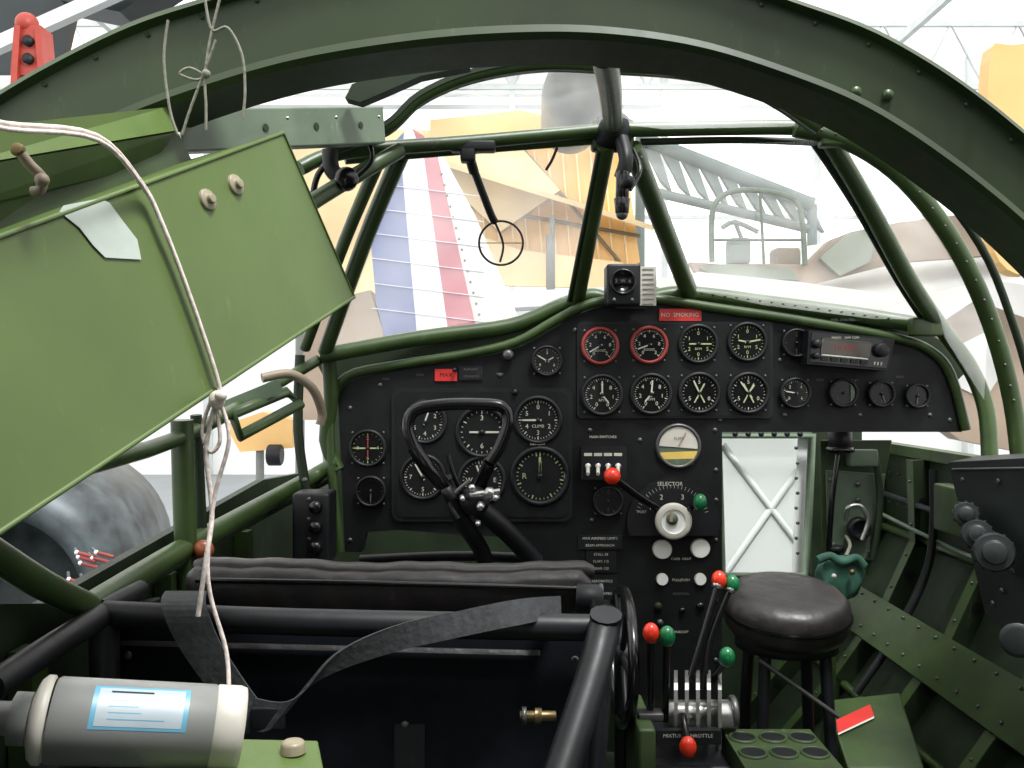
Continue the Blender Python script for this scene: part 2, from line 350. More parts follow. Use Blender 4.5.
# ================================================================ compass
b=B('magnetic_compass')
b.box(P(622,286,1.46),(.054,.05,.066),BLACKM,bev=.004)
b.lathe(P(623,282,1.434),(0,-1,0),[(.021,0),(.021,.005),(.018,.006),(.017,.001),(0,.001)],BLACKG,24)
b.box(P(623,281,1.431),(.03,.003,.010),FACE); b.text('3  W  6',P(623,281,1.428),.008,DIMMARK)
for x in (614,632): b.lathe(P(x,300,1.434),(0,-1,0),[(.003,0),(.003,.004),(0,.004)],DSTEEL,8)
b.box(P(648,286,1.45),(.026,.003,.063),CREAM)
for k in range(8): b.box(P(648,269+k*5,1.4475),(.018,.001,.0008),DSTEEL)
b.box(P(630,306,1.47),(.05,.03,.012),BLACKM)
b.done()
# ================================================================ control yoke
b=B('control_yoke')
d=1.30
b.tube([P(414,447,d),P(408,428,d),P(414,411,d),P(440,405,d),P(475,404,d),P(502,407,d),P(508,422,d),P(500,446,d),P(490,462,d)],.009,BLACKG,n=8)
b.tube([P(414,447,d),P(428,468,d),P(450,490,d+.02),P(470,502,d+.03)],.011,BLACKG,n=6)
b.tube([P(490,462,d),P(482,480,d+.02),P(474,500,d+.03)],.010,BLACKG)
b.tube([P(446,478,d+.02),P(462,520,d+.04),P(485,560,d+.08),P(500,640,d+.1),P(500,880,d+.1)],.013,BLACKM)
b.tube([P(470,500,d+.03),P(505,530,d+.06),P(535,562,d+.1)],.015,BLACKM)
b.lathe(P(475,500,d+.02),(0,-1,0),[(.02,0),(.022,.01),(.02,.025),(.012,.032),(0,.032)],BLACKM,24)
for x,y,r in ((490,492,.008),(481,505,.006),(497,497,.005),(471,488,.005),(462,497,.004),(478,522,.004)):
    b.lathe(P(x,y,d-.015),(random.uniform(-.3,.3),-1,random.uniform(-.3,.3)),[(r,0),(r,.008),(r*.6,.012),(0,.012)],STEEL,12)
b.tube([P(470,495,d-.02),P(500,491,d-.02)],.004,STEEL,n=1); b.tube([P(458,518,d),P(450,500,d-.01),P(470,480,d-.01)],.003,DSTEEL)
b.tube([P(448,455,d),P(456,480,d),P(466,500,d+.01)],.004,BLACKG)
b.cyl(P(446,488,d-.01),P(452,500,d-.01),.009,BLACKM)
b.done()
# ================================================================ throttle quadrant
b=B('throttle_quadrant')
d=1.12
zt=P(685,715,d).z-.01
b.box(Vector((P(685,748,d+.02).x,d+.02,(zt-.03+1.6)/2)),(.13,.16,zt-.03-1.6),BLACKM,bev=.006)
b.box(P(640,760,d-.03),(.02,.12,.12),GREENM,bev=.004)
for k in range(5):
    x=674+k*11
    pts=[P(x,728,d-.06),P(x,690,d-.055),P(x,675,d-.02),P(x,671,d+.03),P(x,690,d+.07),P(x,728,d+.07)]
    b.prism(spline(pts,3),(.0045,0,0),STEEL)
def lever(p,k,m,r=.0045,ks=.012,mid=None):
    b.tube([p]+([mid] if mid else [])+[k],r,BLACKG); b.sph(k,ks,m,(1,1,1.25))
    b.lathe(k-(k-p).normalized()*ks*1.2,k-p,[(r,0),(r*1.6,.002),(r*1.6,.006),(r,.008)],STEEL,12)
lever(P(650,720,d-.04),P(651,633,d-.08),RED,ks=.0095); lever(P(665,720,d-.04),P(667,636,d-.08),GRN,ks=.0095)
lever(P(690,680,d-.02),P(719,580,d+.02),RED,ks=.0095); lever(P(703,690,d-.02),P(732,584,d+.02),GRN,ks=.0095,mid=P(710,640,d))
lever(P(712,680,d-.02),P(727,657,d-.05),GRN,ks=.0095); lever(P(683,716,d-.06),P(688,747,d-.12),RED,ks=.0095)
b.cyl(P(664,715,d-.01),P(736,715,d-.01),.018,STEEL); b.cyl(P(730,712,d-.01),P(736,712,d-.01),.020,DSTEEL)
b.box(P(688,736,d-.07),(.075,.01,.016),BLACKM); b.text('MIXTURE  THROTTLE',P(688,736,d-.0765),.006,MARK)
b.sph(P(640,735,d-.06),.005,BRASS)
b.box(P(650,715,d-.05),(.03,.02,.010),DSTEEL,bev=.002)
b.done()
b=B('trim_wheel')
c0=P(622,655,1.16)
b.tube([c0+Vector((.004*math.sin(a),.11*math.cos(a),.080*math.sin(a))) for a in [2*math.pi*i/24 for i in range(24)]],.007,BLACKG,closed=True,n=2)
b.cyl(c0-Vector((.008,0,0)),c0+Vector((.01,0,0)),.015,BLACKM)
for k in range(3):
    a=math.pi*k/3; v=Vector((0,.108*math.cos(a),.078*math.sin(a))); b.tube([c0-v,c0+v],.004,BLACKM,n=1)
b.tube([c0,Vector((c0.x,c0.y,1.6))],.010,BLACKM,n=1)
b.done()
# ================================================================ pilot seat
b=B('pilot_seat')
def pad(x0,x1,y0,y1,d,th,m,ny=14):
    vs=[];fs=[];nx=44
    for i in range(nx+1):
        u=i/nx; x=x0+(x1-x0)*u
        sag=.004*math.sin(u*math.pi)+.0012*math.sin(u*19)+.0006*math.sin(u*57)
        c1=P(x,(y0+y1)/2+ (6*u),d); h=(y1-y0)/2*d/F; e=1 if 0<i<nx else .6
        for k in range(ny):
            a=2*math.pi*k/ny; ca=math.copysign(abs(math.cos(a))**.6,math.cos(a)); sa=math.copysign(abs(math.sin(a))**.6,math.sin(a))
            vs.append(c1+Vector((0,ca*th*e,sa*h*e-sag)))
    for i in range(nx):
        for k in range(ny): l=(k+1)%ny; fs.append((i*ny+k,i*ny+l,(i+1)*ny+l,(i+1)*ny+k))
    b.add(vs,fs,m,True); b.add(vs[:ny],[tuple(range(ny))],m); b.add(vs[-ny:],[tuple(range(ny))],m)
pad(190,590,562,608,.95,.022,LEATH); pad(196,594,556,574,.955,.014,LEATH)
b.tube([P(196,580,.925),P(400,584,.925),P(594,589,.925)],.003,BLACKG)
b.cyl(P(575,598,.93),P(602,600,.93),.016,BLACKM); b.cyl(P(599,592,.93),P(603,592,.93),.009,DSTEEL)
b.tube([P(104,614,.82),P(300,622,.82),P(606,628,.82)],.0125,BLACKM,n=4)
b.tube([P(104,614,.82),P(50,648,.72),P(-10,688,.64)],.011,BLACKM)
b.tube([P(140,590,.9),P(100,610,.82)],.010,BLACKM,n=1)
b.tube([P(104,616,.82),P(106,800,.80)],.013,BLACKM,n=1)
b.tube([P(606,614,.80),P(604,630,.80),P(588,690,.76),P(552,800,.70)],.0145,BLACKM)
b.tube([P(150,600,.9),P(160,680,.9),P(165,800,.9)],.010,BLACKM)
b.tube([P(600,600,.9),P(600,700,.88),P(592,800,.87)],.010,BLACKM)
b.prism([P(112,626,.85),P(596,634,.85),P(585,820,.83),P(118,820,.83)],(0,.008,0),CANVAS)
b.prism([P(120,640,.845),P(540,650,.845),P(540,655,.842),P(120,645,.842)],(0,-.002,0),LEATH)
b.cyl(P(520,716,.80),P(556,716,.80),.0045,BRASS); b.lathe(P(535,716,.80),(1,0,0),[(.007,0),(.007,.006),(.005,.006)],BRASS,14)
b.lathe(P(522,716,.80),(1,0,0),[(0,0),(.008,0),(.008,.004),(0,.004)],DSTEEL,6)
for x,y in ((128,655),(575,660),(575,740),(405,725),(398,760)): b.lathe(P(x,y,.84),(0,-1,0),[(.004,0),(.003,.003),(0,.003)],DSTEEL,10)
b.prism([P(395,723,.842),P(425,723,.842),P(425,768,.838),P(395,768,.838)],(0,-.004,0),BLACKM)
b.prism([P(30,765,.72),P(60,700,.76),P(75,705,.76),P(50,800,.7)],(0,.01,0),BLACKM)
b.hexa([Vector((-.30,.86,2.02)),Vector((.06,.86,2.02)),Vector((.06,1.25,2.05)),Vector((-.30,1.25,2.05))],[Vector((-.30,.86,2.07)),Vector((.06,.86,2.07)),Vector((.06,1.25,2.10)),Vector((-.30,1.25,2.10))],LEATH)
for x in (-.28,.04):
    for y in (.88,1.22): b.cyl((x,y,1.6),(x,y,2.03),.013,BLACKM)
b.done()
b=B('seat_belt')
e=Vector((1,0,0))
b.strip([P(186,592,.86),P(184,606,.80),P(200,645,.79),P(238,700,.79),P(262,722,.785)],[e*.020,e*.020,e*.019,e*.018,Vector((.012,0,.010))],WEB,.0012)
b.strip([P(250,712,.785),P(282,714,.78),P(325,668,.79),P(390,640,.80),P(460,624,.80),P(520,612,.80),P(560,606,.86)],[Vector((.004,0,.012)),Vector((.010,0,.013)),Vector((.010,.0,.013)),Vector((.005,.0,.013)),Vector((.001,.004,.011)),Vector((0,.006,.010)),Vector((0,.006,.008))],WEB,.0012)
b.box(P(268,718,.782),(.03,.006,.02),BLACKM,bev=.002)
b.done()
# ================================================================ extinguisher
b=B('fire_extinguisher')
a0=P(30,719,.56); a1=P(242,727,.60); ax=(a1-a0).normalized(); L=(a1-a0).length; R=.0262
b.lathe(a0,ax,[(R*.95,.012),(R,.014),(R,L-.02),(R*.97,L-.019)],GREY,48)
b.lathe(a0,ax,[(0,0),(R*.55,0),(R*.9,.003),(R*1.02,.006),(R*1.02,.010),(R*.95,.011)],CREAM,48)
b.lathe(a0,ax,[(R*.97,L-.019),(R*1.0,L-.018),(R*1.0,L-.004),(R*.95,L),(R*.3,L+.001),(0,L+.001)],CREAM,48)
b.lathe(a0,ax,[(.006,-.030),(.010,-.028),(.010,-.012),(.016,-.010),(.016,0)],GREY,24)
def patch(h0,h1,g0,g1,rr,m):
    vs=[];fs=[];n=10
    for i in range(n+1):
        g=math.radians(g0+(g1-g0)*i/n); dr=Vector((0,-math.cos(g),math.sin(g))); dr=(dr-ax*dr.dot(ax)).normalized()
        vs+= [a0+ax*h0+dr*rr,a0+ax*h1+dr*rr]
    for i in range(n): fs.append((2*i,2*i+1,2*i+3,2*i+2))
    b.add(vs,fs,m,True)
patch(.035,.092,12,72,R*1.006,BLUE); patch(.038,.089,16,68,R*1.010,LBL)
for g in (48,40,32,24): patch(.045,.060+random.random()*.02,g,g+1.2,R*1.013,BLUE)
patch(.045,.070,60,63,R*1.013,BLACKM)
b.done()
b=B('equipment_bracket')
q=[P(120,800,.54),P(330,800,.56),P(318,740,.64),P(215,738,.64)]
b.prism(q,(0,0,-.006),GREENL)
c=P(293,746,.618); b.lathe(c,(0,0,1),[(.009,-.004),(.008,.003),(.005,.004),(0,.004)],BUFF,20)
b.box(P(225,800,.6),(.2,.02,.03),GREEND)
b.done(.0015)
# ================================================================ stowage box on port side
b=B('map_stowage_box')
mid=(P(0,237,.48)+P(283,133,.80)+P(354,297,.80)+P(0,532,.48))/4
n=((P(354,297,.80)-P(0,237,.48)).cross(P(0,532,.48)-P(283,133,.80))).normalized()
if n.y>0: n=-n
on=lambda x,y,o=0: onplane(x,y,mid,n)+n*o
A=on(0,237);Bq=on(283,133);C=on(354,297);Dq=on(0,532)
A2=A+(A-Bq)*.35; D2=Dq+(Dq-C)*.35
th=-n*.13+Vector((-.03,0,.0))
b.hexa([D2,C,Bq,A2],[D2+th,C+th,Bq+th,A2+th],GREENL)
b.tube([A2,Bq,C,D2],.0018,GREENL,n=1,seg=8)
for x,y in ((207,200),(235,185)): b.lathe(on(x,y),n,[(.0085,0),(.008,.002),(.004,.003),(.0035,.006),(0,.006)],BUFF,18)
b.poly([on(x,y,.0012) for x,y in ((104,258),(140,260),(136,240),(122,222),(108,203),(98,199),(62,206),(58,212),(78,228),(92,246))],TAPE)
b.done(.002)
b=B('flare_cartridge_box')
q=[P(-60,262,.53),P(196,168,.80),P(166,109,.78),P(-60,136,.52)]
t2=Vector((-.10,.05,.0))
b.hexa(q,[p+t2 for p in q],GREENM)
q2=[P(-60,170,.505),P(178,130,.77),P(166,107,.77),P(-60,132,.505)]
b.hexa(q2,[p+Vector((-.02,.03,0)) for p in q2],GREENL)
q3=[P(-60,214,.515),P(150,166,.75),P(178,132,.77),P(-60,172,.505)]
b.hexa(q3,[p+Vector((-.02,.03,0)) for p in q3],GREENM)
b.tube([P(18,150,.50),P(30,165,.505),P(42,178,.51),P(40,190,.51),P(32,192,.51)],.0030,BEIGE); b.sph(P(42,180,.505),.004,BEIGE); b.lathe(P(18,150,.50),(.3,-1,.2),[(.004,0),(.003,.003),(0,.003)],BRASS,14)
b.done(.003)
b=B('tie_string')
pts=[P(-30,112,.455),P(5,124,.47),on(60,150,.03),on(132,186,.008),on(155,225,.006),on(185,300,.005),on(213,385,.005)]
kz=pts[-1].y
pts.append(P(216,400,kz-.01))
b.tube(pts,.0017,STRING,n=5,seg=8); b.tube([p+Vector((.0015,-.001,-.003)) for p in pts],.0014,STRING,n=5,seg=8)
b.sph(P(217,400,kz-.012),.0055,STRING,(1,1,1.2)); b.sph(P(221,396,kz-.016),.004,STRING)
k=kz-.01
b.tube([P(216,402,k),P(206,450,k),P(212,510,k),P(206,560,k-.01),P(198,616,k-.01)],.0018,STRING,seg=8)
b.tube([P(220,402,k),P(229,440,k),P(214,500,k),P(208,580,k-.01),P(226,650,.61),P(229,694,.60)],.0015,STRING,seg=8)
b.tube([P(212,398,k),P(202,430,k),P(210,452,k),P(220,440,k),P(216,405,k)],.0014,STRING,seg=8)
b.done()
b=B('hanging_string')
for pts in ([(168,20),(164,60),(170,110),(178,135)],[(205,0),(212,30),(228,28),(242,55),(245,90),(243,118)],[(222,-10),(210,40),(205,78),(206,105),(206,130)],[(206,76),(190,68),(180,74),(196,80),(206,76)],[(216,40),(205,70),(190,110),(182,135)]):
    b.tube([P(x,y,.70) for x,y in pts],.0011,STRG,seg=6)
b.sph(P(206,74,.70),.0035,STRG)
b.done()
# ================================================================ canopy hoop (near frame)
b=B('canopy_hoop')
lowE=[(-120,330),(-60,250),(0,200),(100,142),(185,106),(290,74),(400,55),(500,46),(600,46),(700,60),(800,92),(870,124),(950,178),(1024,240),(1100,320),(1150,400)]
upE=[(-160,230),(-80,150),(0,95),(70,55),(140,22),(215,-2),(310,-30),(400,-48),(500,-56),(600,-52),(700,-32),(770,-6),(850,22),(900,46),(960,84),(1024,135),(1110,215),(1200,330)]
dh=.78
lo=spline([P(x,y,dh) for x,y in lowE],5); up=spline([P(x,y,dh) for x,y in upE],5)
def resample(p,n):
    L=[0]
    for i in range(1,len(p)): L.append(L[-1]+(p[i]-p[i-1]).length)
    out=[];j=0
    for k in range(n):
        t=L[-1]*k/(n-1)
        while j<len(p)-2 and L[j+1]<t: j+=1
        out.append(p[j].lerp(p[j+1],min(1,max(0,(t-L[j])/(L[j+1]-L[j])))))
    return out
NH=110
lo=resample(lo,NH); up=resample(up,NH); Y=Vector((0,1,0))
prof_h=[[lo[i]-Y*.012,lo[i]+(up[i]-lo[i])*.07-Y*.018,lo[i]+(up[i]-lo[i])*.13-Y*.014],
        ]
def band(fa,fb,sm=True):
    vs=[];fs=[]
    for i in range(NH): vs+=[fa(i),fb(i)]
    for i in range(NH-1): fs.append((2*i,2*i+1,2*i+3,2*i+2))
    b.add(vs,fs,GREENH,sm)
o_=lambda i:up[i]-lo[i]
E=[lambda i:lo[i]+Y*.05,lambda i:lo[i]-Y*.012,lambda i:lo[i]+o_(i)*.05-Y*.018,lambda i:lo[i]+o_(i)*.13-Y*.016,lambda i:lo[i]+o_(i)*.16,lambda i:up[i]-o_(i)*.10,lambda i:up[i]-o_(i)*.07-Y*.010,lambda i:up[i]-Y*.006,lambda i:up[i]+Y*.05]
for k in range(len(E)-1): band(E[k],E[k+1])
band(E[-1],E[0])
for i in range(2,NH-1,4):
    p=lo[i].lerp(up[i],.84); b.lathe(p+Vector((0,-.001,0)),(0,-1,0),[(.0022,0),(.002,.001),(0,.0015)],GREENH,8)
for x,y in ((888,95),(856,92)): b.lathe(P(x,y,dh-.002),(0,-1,0),[(.005,0),(.004,.003),(0,.003)],GREEN,14)
b.done()
# ================================================================ windscreen frame
b=B('windscreen_frame')
hub=P(613,131,1.24)
b.tube([P(300,168,1.12),P(345,152,1.15),P(470,142,1.2),P(605,130,1.24)],.0095,GREEN,n=5)
b.tube([P(345,160,1.17),P(470,150,1.22),P(600,140,1.25)],.006,GREEN,n=5)
b.tube([P(620,130,1.24),P(720,128,1.24),P(800,128,1.22),P(838,136,1.22)],.0105,GREEN,n=5)
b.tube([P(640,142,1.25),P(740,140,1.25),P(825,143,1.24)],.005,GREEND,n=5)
ar=[(330,150),(386,128),(420,98),(470,76),(540,64),(610,66),(690,72),(760,90),(820,128)]
b.tube([P(x,y,1.12) for x,y in ar],.008,GREEN,n=5)
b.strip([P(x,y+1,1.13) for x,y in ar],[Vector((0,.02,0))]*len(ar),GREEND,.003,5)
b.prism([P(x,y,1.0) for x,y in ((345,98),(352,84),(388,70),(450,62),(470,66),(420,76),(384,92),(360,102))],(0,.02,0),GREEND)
b.tube([P(604,55,.85),P(610,90,1.0),P(613,125,1.22)],.013,GREEN)
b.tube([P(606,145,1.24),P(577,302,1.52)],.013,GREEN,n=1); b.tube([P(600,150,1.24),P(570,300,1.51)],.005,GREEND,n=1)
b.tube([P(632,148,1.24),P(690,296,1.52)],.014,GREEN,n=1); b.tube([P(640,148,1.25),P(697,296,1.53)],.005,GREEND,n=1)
b.tube([P(400,156,1.2),P(365,240,1.32),P(325,352,1.46)],.012,GREEN,n=4); b.tube([P(380,158,1.18),P(345,240,1.30),P(305,348,1.44)],.009,GREEN,n=4)
b.tube([P(320,356,1.46),P(420,338,1.49),P(510,326,1.51),P(560,306,1.52),P(590,296,1.52),P(606,300,1.52)],.013,GREEN,n=5)
b.tube([P(652,298,1.52),P(690,294,1.52),P(780,305,1.52),P(850,314,1.51),P(925,326,1.48)],.014,GREEN,n=5)
b.tube([P(828,138,1.22),P(868,205,1.3),P(910,282,1.38),P(940,326,1.46),P(970,368,1.47),P(986,410,1.46),P(990,462,1.45)],.013,GREEN,n=5)
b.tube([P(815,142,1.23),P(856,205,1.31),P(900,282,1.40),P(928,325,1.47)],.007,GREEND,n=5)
b.tube([P(795,128,1.2),P(850,142,1.2),P(905,180,1.22),P(955,245,1.25),P(990,320,1.28),P(1012,400,1.3),P(1022,480,1.3)],.0125,GREEN,n=5)
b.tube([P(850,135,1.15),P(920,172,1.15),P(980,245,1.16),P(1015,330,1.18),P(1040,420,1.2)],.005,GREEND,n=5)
for x,y,dd in ((838,136,1.2),(925,327,1.45)): b.box(P(x,y,dd),(.05,.02,.03),GREEN,bev=.004)
for i in range(12):
    t=i/11; b.sph(P(640+48*t,160+130*t,1.25+.26*t)+Vector((0,-.013,0)),.0022,DSTEEL)
for i in range(20):
    t=i/19; b.sph(P(700+220*t,296+29*t,1.52-.03*t)+Vector((0,-.013,.004)),.002,DSTEEL)
arc=spline([P(800,128,1.2),P(850,142,1.2),P(905,180,1.22),P(955,245,1.25),P(990,320,1.28),P(1012,400,1.3)],4)
for p in arc: b.sph(p+Vector((-.004,-.012,0)),.002,DSTEEL,seg=8)
b.lathe(hub+Vector((0,.01,0)),(0,-1,0),[(.028,0),(.028,.012),(.022,.018),(.02,.032),(.012,.036),(0,.036)],BLACKM,28)
b.lathe(hub+Vector((0,-.026,0)),(0,-1,0),[(.009,0),(.008,.002),(0,.002)],DSTEEL,20)
b.box(hub+Vector((0,.01,-.004)),(.06,.02,.045),GREEN,bev=.006)
b.done()
b=B('windscreen_glazing')
b.poly([P(398,158,1.21),P(600,140,1.25),P(574,300,1.52),P(325,352,1.47)],GLASS)
b.poly([P(640,148,1.25),P(828,140,1.23),P(930,326,1.48),P(692,296,1.52)],GLASS)
b.poly([P(845,140,1.22),P(905,182,1.23),P(955,247,1.26),P(988,320,1.30),P(984,400,1.44),P(935,322,1.46),P(868,205,1.3)],GLASS)
b.poly([P(390,128,1.13),P(470,78,1.13),P(540,66,1.13),P(605,68,1.13),P(608,130,1.24),P(470,145,1.22)],GLASS)
b.poly([P(620,68,1.13),P(690,74,1.13),P(760,92,1.13),P(812,126,1.2),P(720,128,1.24),P(622,130,1.24)],GLASS)
b.done()
b=B('ring_sight')
c=P(501,243,1.27)
b.box(P(473,147,1.2),(.06,.02,.014),BLACKM,bev=.003); b.box(P(468,155,1.2),(.02,.02,.02),BLACKM,bev=.003)
b.tube([P(468,152,1.2),P(474,172,1.22)],.007,BLACKM,n=1); b.tube([P(474,170,1.22),P(490,212,1.25),P(495,222,1.26)],.0055,BLACKM); b.tube([P(492,216,1.26),P(503,243,1.27),P(500,262,1.27)],.0016,BLACKM)
b.tube([c+Vector((.031*math.cos(a),0,.031*math.sin(a))) for a in [2*math.pi*i/24 for i in range(24)]],.0016,BLACKM,closed=True,n=2,seg=8)
b.tube([P(480,243,1.27),P(522,243,1.27)],.0006,BLACKM,n=1)
b.tube([P(557,148,1.24),P(552,160,1.24),P(546,170,1.24)],.0020,BLACKM)
b.done()
b=B('cockpit_lamp')
b.tube([P(622,140,1.22),P(626,160,1.2),P(621,178,1.2)],.010,BLACKM); b.cyl(P(623,172,1.19),P(622,200,1.19),.009,BLACKG); b.cyl(P(622,198,1.19),P(622,214,1.19),.011,BLACKG,r2=.009); b.sph(P(622,214,1.19),.008,DSTEEL)
b.tube([P(634,150,1.22),P(640,170,1.2),P(630,190,1.19)],.003,BLACKG); b.sph(P(628,182,1.18),.009,BLACKM)
b.done()
b=B('port_roof_rail')
q0=[P(182,152,.82),P(386,143,1.08),P(383,106,1.08),P(180,108,.82)]; tt=Vector((-.02,.05,.01))
b.hexa(q0,[p+tt for p in q0],GREENG)
for t in (.35,.6,.85):
    p=(q0[0].lerp(q0[1],t)+q0[3].lerp(q0[2],t))/2; nn=(q0[1]-q0[0]).cross(q0[3]-q0[0]).normalized(); nn=nn if nn.y<0 else -nn
    b.lathe(p,nn,[(.004,.001),(0,.001)],GREEND,16); b.lathe(p+Vector((.02,.008,.012)),nn,[(.002,.0),(.002,.002),(0,.002)],STEEL,10)
b.tube([P(330,150,1.1),P(332,170,1.1),P(345,180,1.1)],.010,BLACKM); b.lathe(P(346,180,1.09),(.3,-1,0),[(.014,0),(.014,.012),(.009,.016),(0,.016)],BLACKG,20)
b.tube([P(335,155,1.1),P(318,175,1.1),P(312,200,1.1)],.004,BLACKG); b.tube([P(368,140,1.1),P(372,160,1.1),P(355,178,1.1)],.003,BLACKG)
b.done(.002)
# ================================================================ port side wall & window frames
XL=-.385
def L(px,py,xx=XL): dd=-xx*F/(512-px); return P(px,py,dd)
b=B('wall_left')
zs=2.225
XW=XL-.03
b.prism([Vector((XW,-1.4,1.6)),Vector((XW,2.2,1.6)),Vector((XW,2.2,2.2)),Vector((XW,1.5,2.24)),Vector((XW,.80,zs-.02)),Vector((XW,.3,zs+.1)),Vector((XW,.05,3.0)),Vector((XW,-1.4,3.0))],(-.012,0,0),GREEND)  # tall rear part is out of view, added to keep light out
for y in (.45,.75,1.05,1.35): b.box((XW+.012,y,1.9),(.02,.025,.56),GREEN)
for z in (1.75,2.0): b.box((XW+.01,.85,z),(.02,1.2,.02),GREEN)
b.done()
b=B('port_window_frame')
b.tube([P(338,462,1.5),P(300,484,1.46),L(190,545),L(88,608)],.013,GREEN,n=4)
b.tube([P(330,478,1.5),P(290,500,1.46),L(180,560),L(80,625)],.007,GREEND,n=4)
b.tube([L(92,608),L(40,583),L(-60,520)],.012,GREEN,n=4)
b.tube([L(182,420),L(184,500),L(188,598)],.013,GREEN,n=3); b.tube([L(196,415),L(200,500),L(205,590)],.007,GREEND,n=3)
b.tube([P(318,360,1.46),P(270,388,1.36),L(185,436),L(70,470)],.009,GREEN,n=3)
b.tube([P(328,350,1.47),P(331,400,1.49),P(326,440,1.5),P(338,470,1.5)],.012,GREEN,n=3)
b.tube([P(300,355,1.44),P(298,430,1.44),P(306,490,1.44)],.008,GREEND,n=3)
b.tube([P(400,150,1.15),P(300,210,1.05),P(180,300,.9)],.010,GREEN)
q=[P(232,414,1.2),P(286,392,1.3),P(300,404,1.3),P(240,436,1.2)]; b.tube(q,.008,GREEN,closed=True,n=1)
b.box(P(250,398,1.25),(.09,.012,.02),GREENG,Euler((0,-.4,.3)))
b.tube([P(262,378,1.3),P(290,374,1.32),P(312,388,1.34),P(322,412,1.36),P(320,425,1.36)],.007,BEIGE)
for x,y in ((305,480),(250,515),(215,535)): b.lathe(P(x,y,1.3),(0,-1,.2),[(.004,0),(.003,.003),(0,.003)],DSTEEL,10)
b.lathe(L(190,547)+Vector((.02,-.01,0)),(.3,-1,0),[(.004,-.02),(.006,0),(.011,.002),(.012,.010),(.008,.015),(0,.016)],WOOD,20)
b.done()
b=B('trim_control_box')
b.box(P(315,526,1.35),(.055,.06,.105),BLACKM,bev=.005)
for y in (507,527,547): b.lathe(P(316,y,1.32),(0,-1,0),[(.010,0),(.010,.006),(.007,.012),(0,.012)],BLACKG,18); b.lathe(P(309,y-8,1.32),(0,-1,0),[(.003,0),(.003,.002),(0,.002)],DSTEEL,8)
b.tube([P(315,555,1.35),P(330,590,1.35),P(360,620,1.35)],.005,BLACKG)
b.done()
# ================================================================ starboard wall
b=B('wall_right')
def prof(y): return [Vector((.77,y,2.26)),Vector((.775,y,2.10)),Vector((.72,y,1.98)),Vector((.62,y,1.84)),Vector((.50,y,1.70)),Vector((.44,y,1.6))]
ys=[-1.4,.3,1.0,1.5,1.93]
vs=[];fs=[]
for y in ys: vs+=prof(y)
for i in range(len(ys)-1):
    for k in range(5): fs.append((i*6+k,i*6+k+1,i*6+7+k,i*6+6+k))
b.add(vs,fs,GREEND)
b.prism([Vector((.785,-1.4,2.2)),Vector((.785,.5,2.26)),Vector((.785,.35,3.0)),Vector((.785,-1.4,3.0))],(.012,0,0),GREEND)  # out-of-view upper side panel, added to block light beside the camera
for y in (.95,1.2,1.42,1.66,1.86):
    p=prof(y)
    for k in range(5):
        a,c=p[k],p[k+1]; inn=Vector((-(a-c).z,0,(a-c).x)).normalized()*.03
        inn=inn if inn.x<0 else -inn
        b.hexa([a,c,c+inn,a+inn],[v+Vector((0,.012,0)) for v in (a,c,c+inn,a+inn)],GREEND)
        b.hexa([a+inn,c+inn,c+inn*1.05,a+inn*1.05],[v+Vector((0,.026,0)) for v in (a+inn,c+inn,c+inn*1.05,a+inn*1.05)],GREEN)
        m=(a+c)/2+inn*.5; b.lathe(m,(0,-1,0),[(.010,.001),(0,.001)],BLACKM,14)
        for t in (.25,.75): b.sph(a.lerp(c,t)+inn*1.08+Vector((0,.012,0)),.003,DSTEEL,seg=8)
for k in (1,3):
    a=prof(.9)[k]; c=prof(1.9)[k]
    b.tube([a+Vector((-.008,0,.006)),c+Vector((-.008,0,.006))],.008,GREEN,n=1,seg=6)
a=prof(.9)[2];c=prof(1.9)[2]
o1=Vector((-.035,0,.02)); o2=Vector((-.075,0,-.05))
b.hexa([a+o1,a+o2,c+o2,c+o1],[v+Vector((-.006,0,.006)) for v in (a+o1,a+o2,c+o2,c+o1)],GREEN)
for i in range(16):
    y=.95+i*.06; b.sph(prof(y)[2]+o1*.85+o2*.15+Vector((-.006,0,.008)),.003,DSTEEL,seg=8); b.sph(prof(y)[2]+o1*.2+o2*.8+Vector((-.006,0,.008)),.003,DSTEEL,seg=8)
b.tube([Vector((.745,1.0,2.18)),Vector((.745,1.3,2.17)),Vector((.75,1.85,2.18))],.006,BLACKM); b.tube([Vector((.745,1.0,2.13)),Vector((.74,1.4,2.12)),Vector((.745,1.85,2.14))],.004,GREENG)
b.tube([Vector((.74,1.58,2.25)),Vector((.73,1.57,2.1)),Vector((.68,1.57,1.98)),Vector((.6,1.57,1.86))],.007,BLACKM)
b.box((.74,1.5,2.19),(.03,.10,.08),GREENM,bev=.004); b.box((.735,1.34,2.12),(.03,.07,.05),BLACKM,bev=.004)
for i in range(24):
    y=.95+i*.04
    for z in (2.22,2.16): b.sph((.768,y,z),.0025,GREEN,seg=8)
b.box((.775,1.2,2.27),(.03,1.4,.02),GREEN)
b.done()
b=B('unseen_shade_roof')  # out-of-view roof added to block light and darken the cockpit
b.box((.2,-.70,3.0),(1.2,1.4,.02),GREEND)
for y in (-1.3,-.7,-.05): b.box((.2,y,2.975),(1.16,.03,.04),GREEN)
b.done()
b=B('unseen_shade_wall_rear')  # out-of-view bulkhead with doorway, added to cut the light from behind
b.box((-.18,-1.4,2.3),(.42,.02,1.4),GREEND); b.box((.60,-1.4,2.3),(.36,.02,1.4),GREEND); b.box((.22,-1.4,2.88),(.40,.02,.24),GREEND)
b.done()
b=B('radio_control_box')
f0=[P(985,612,1.17),P(1075,700,1.0),P(1075,455,1.0),P(948,462,1.22)]
f1=[p+Vector((.09,.10,0)) for p in f0]
b.hexa(f0,f1,BOXG)
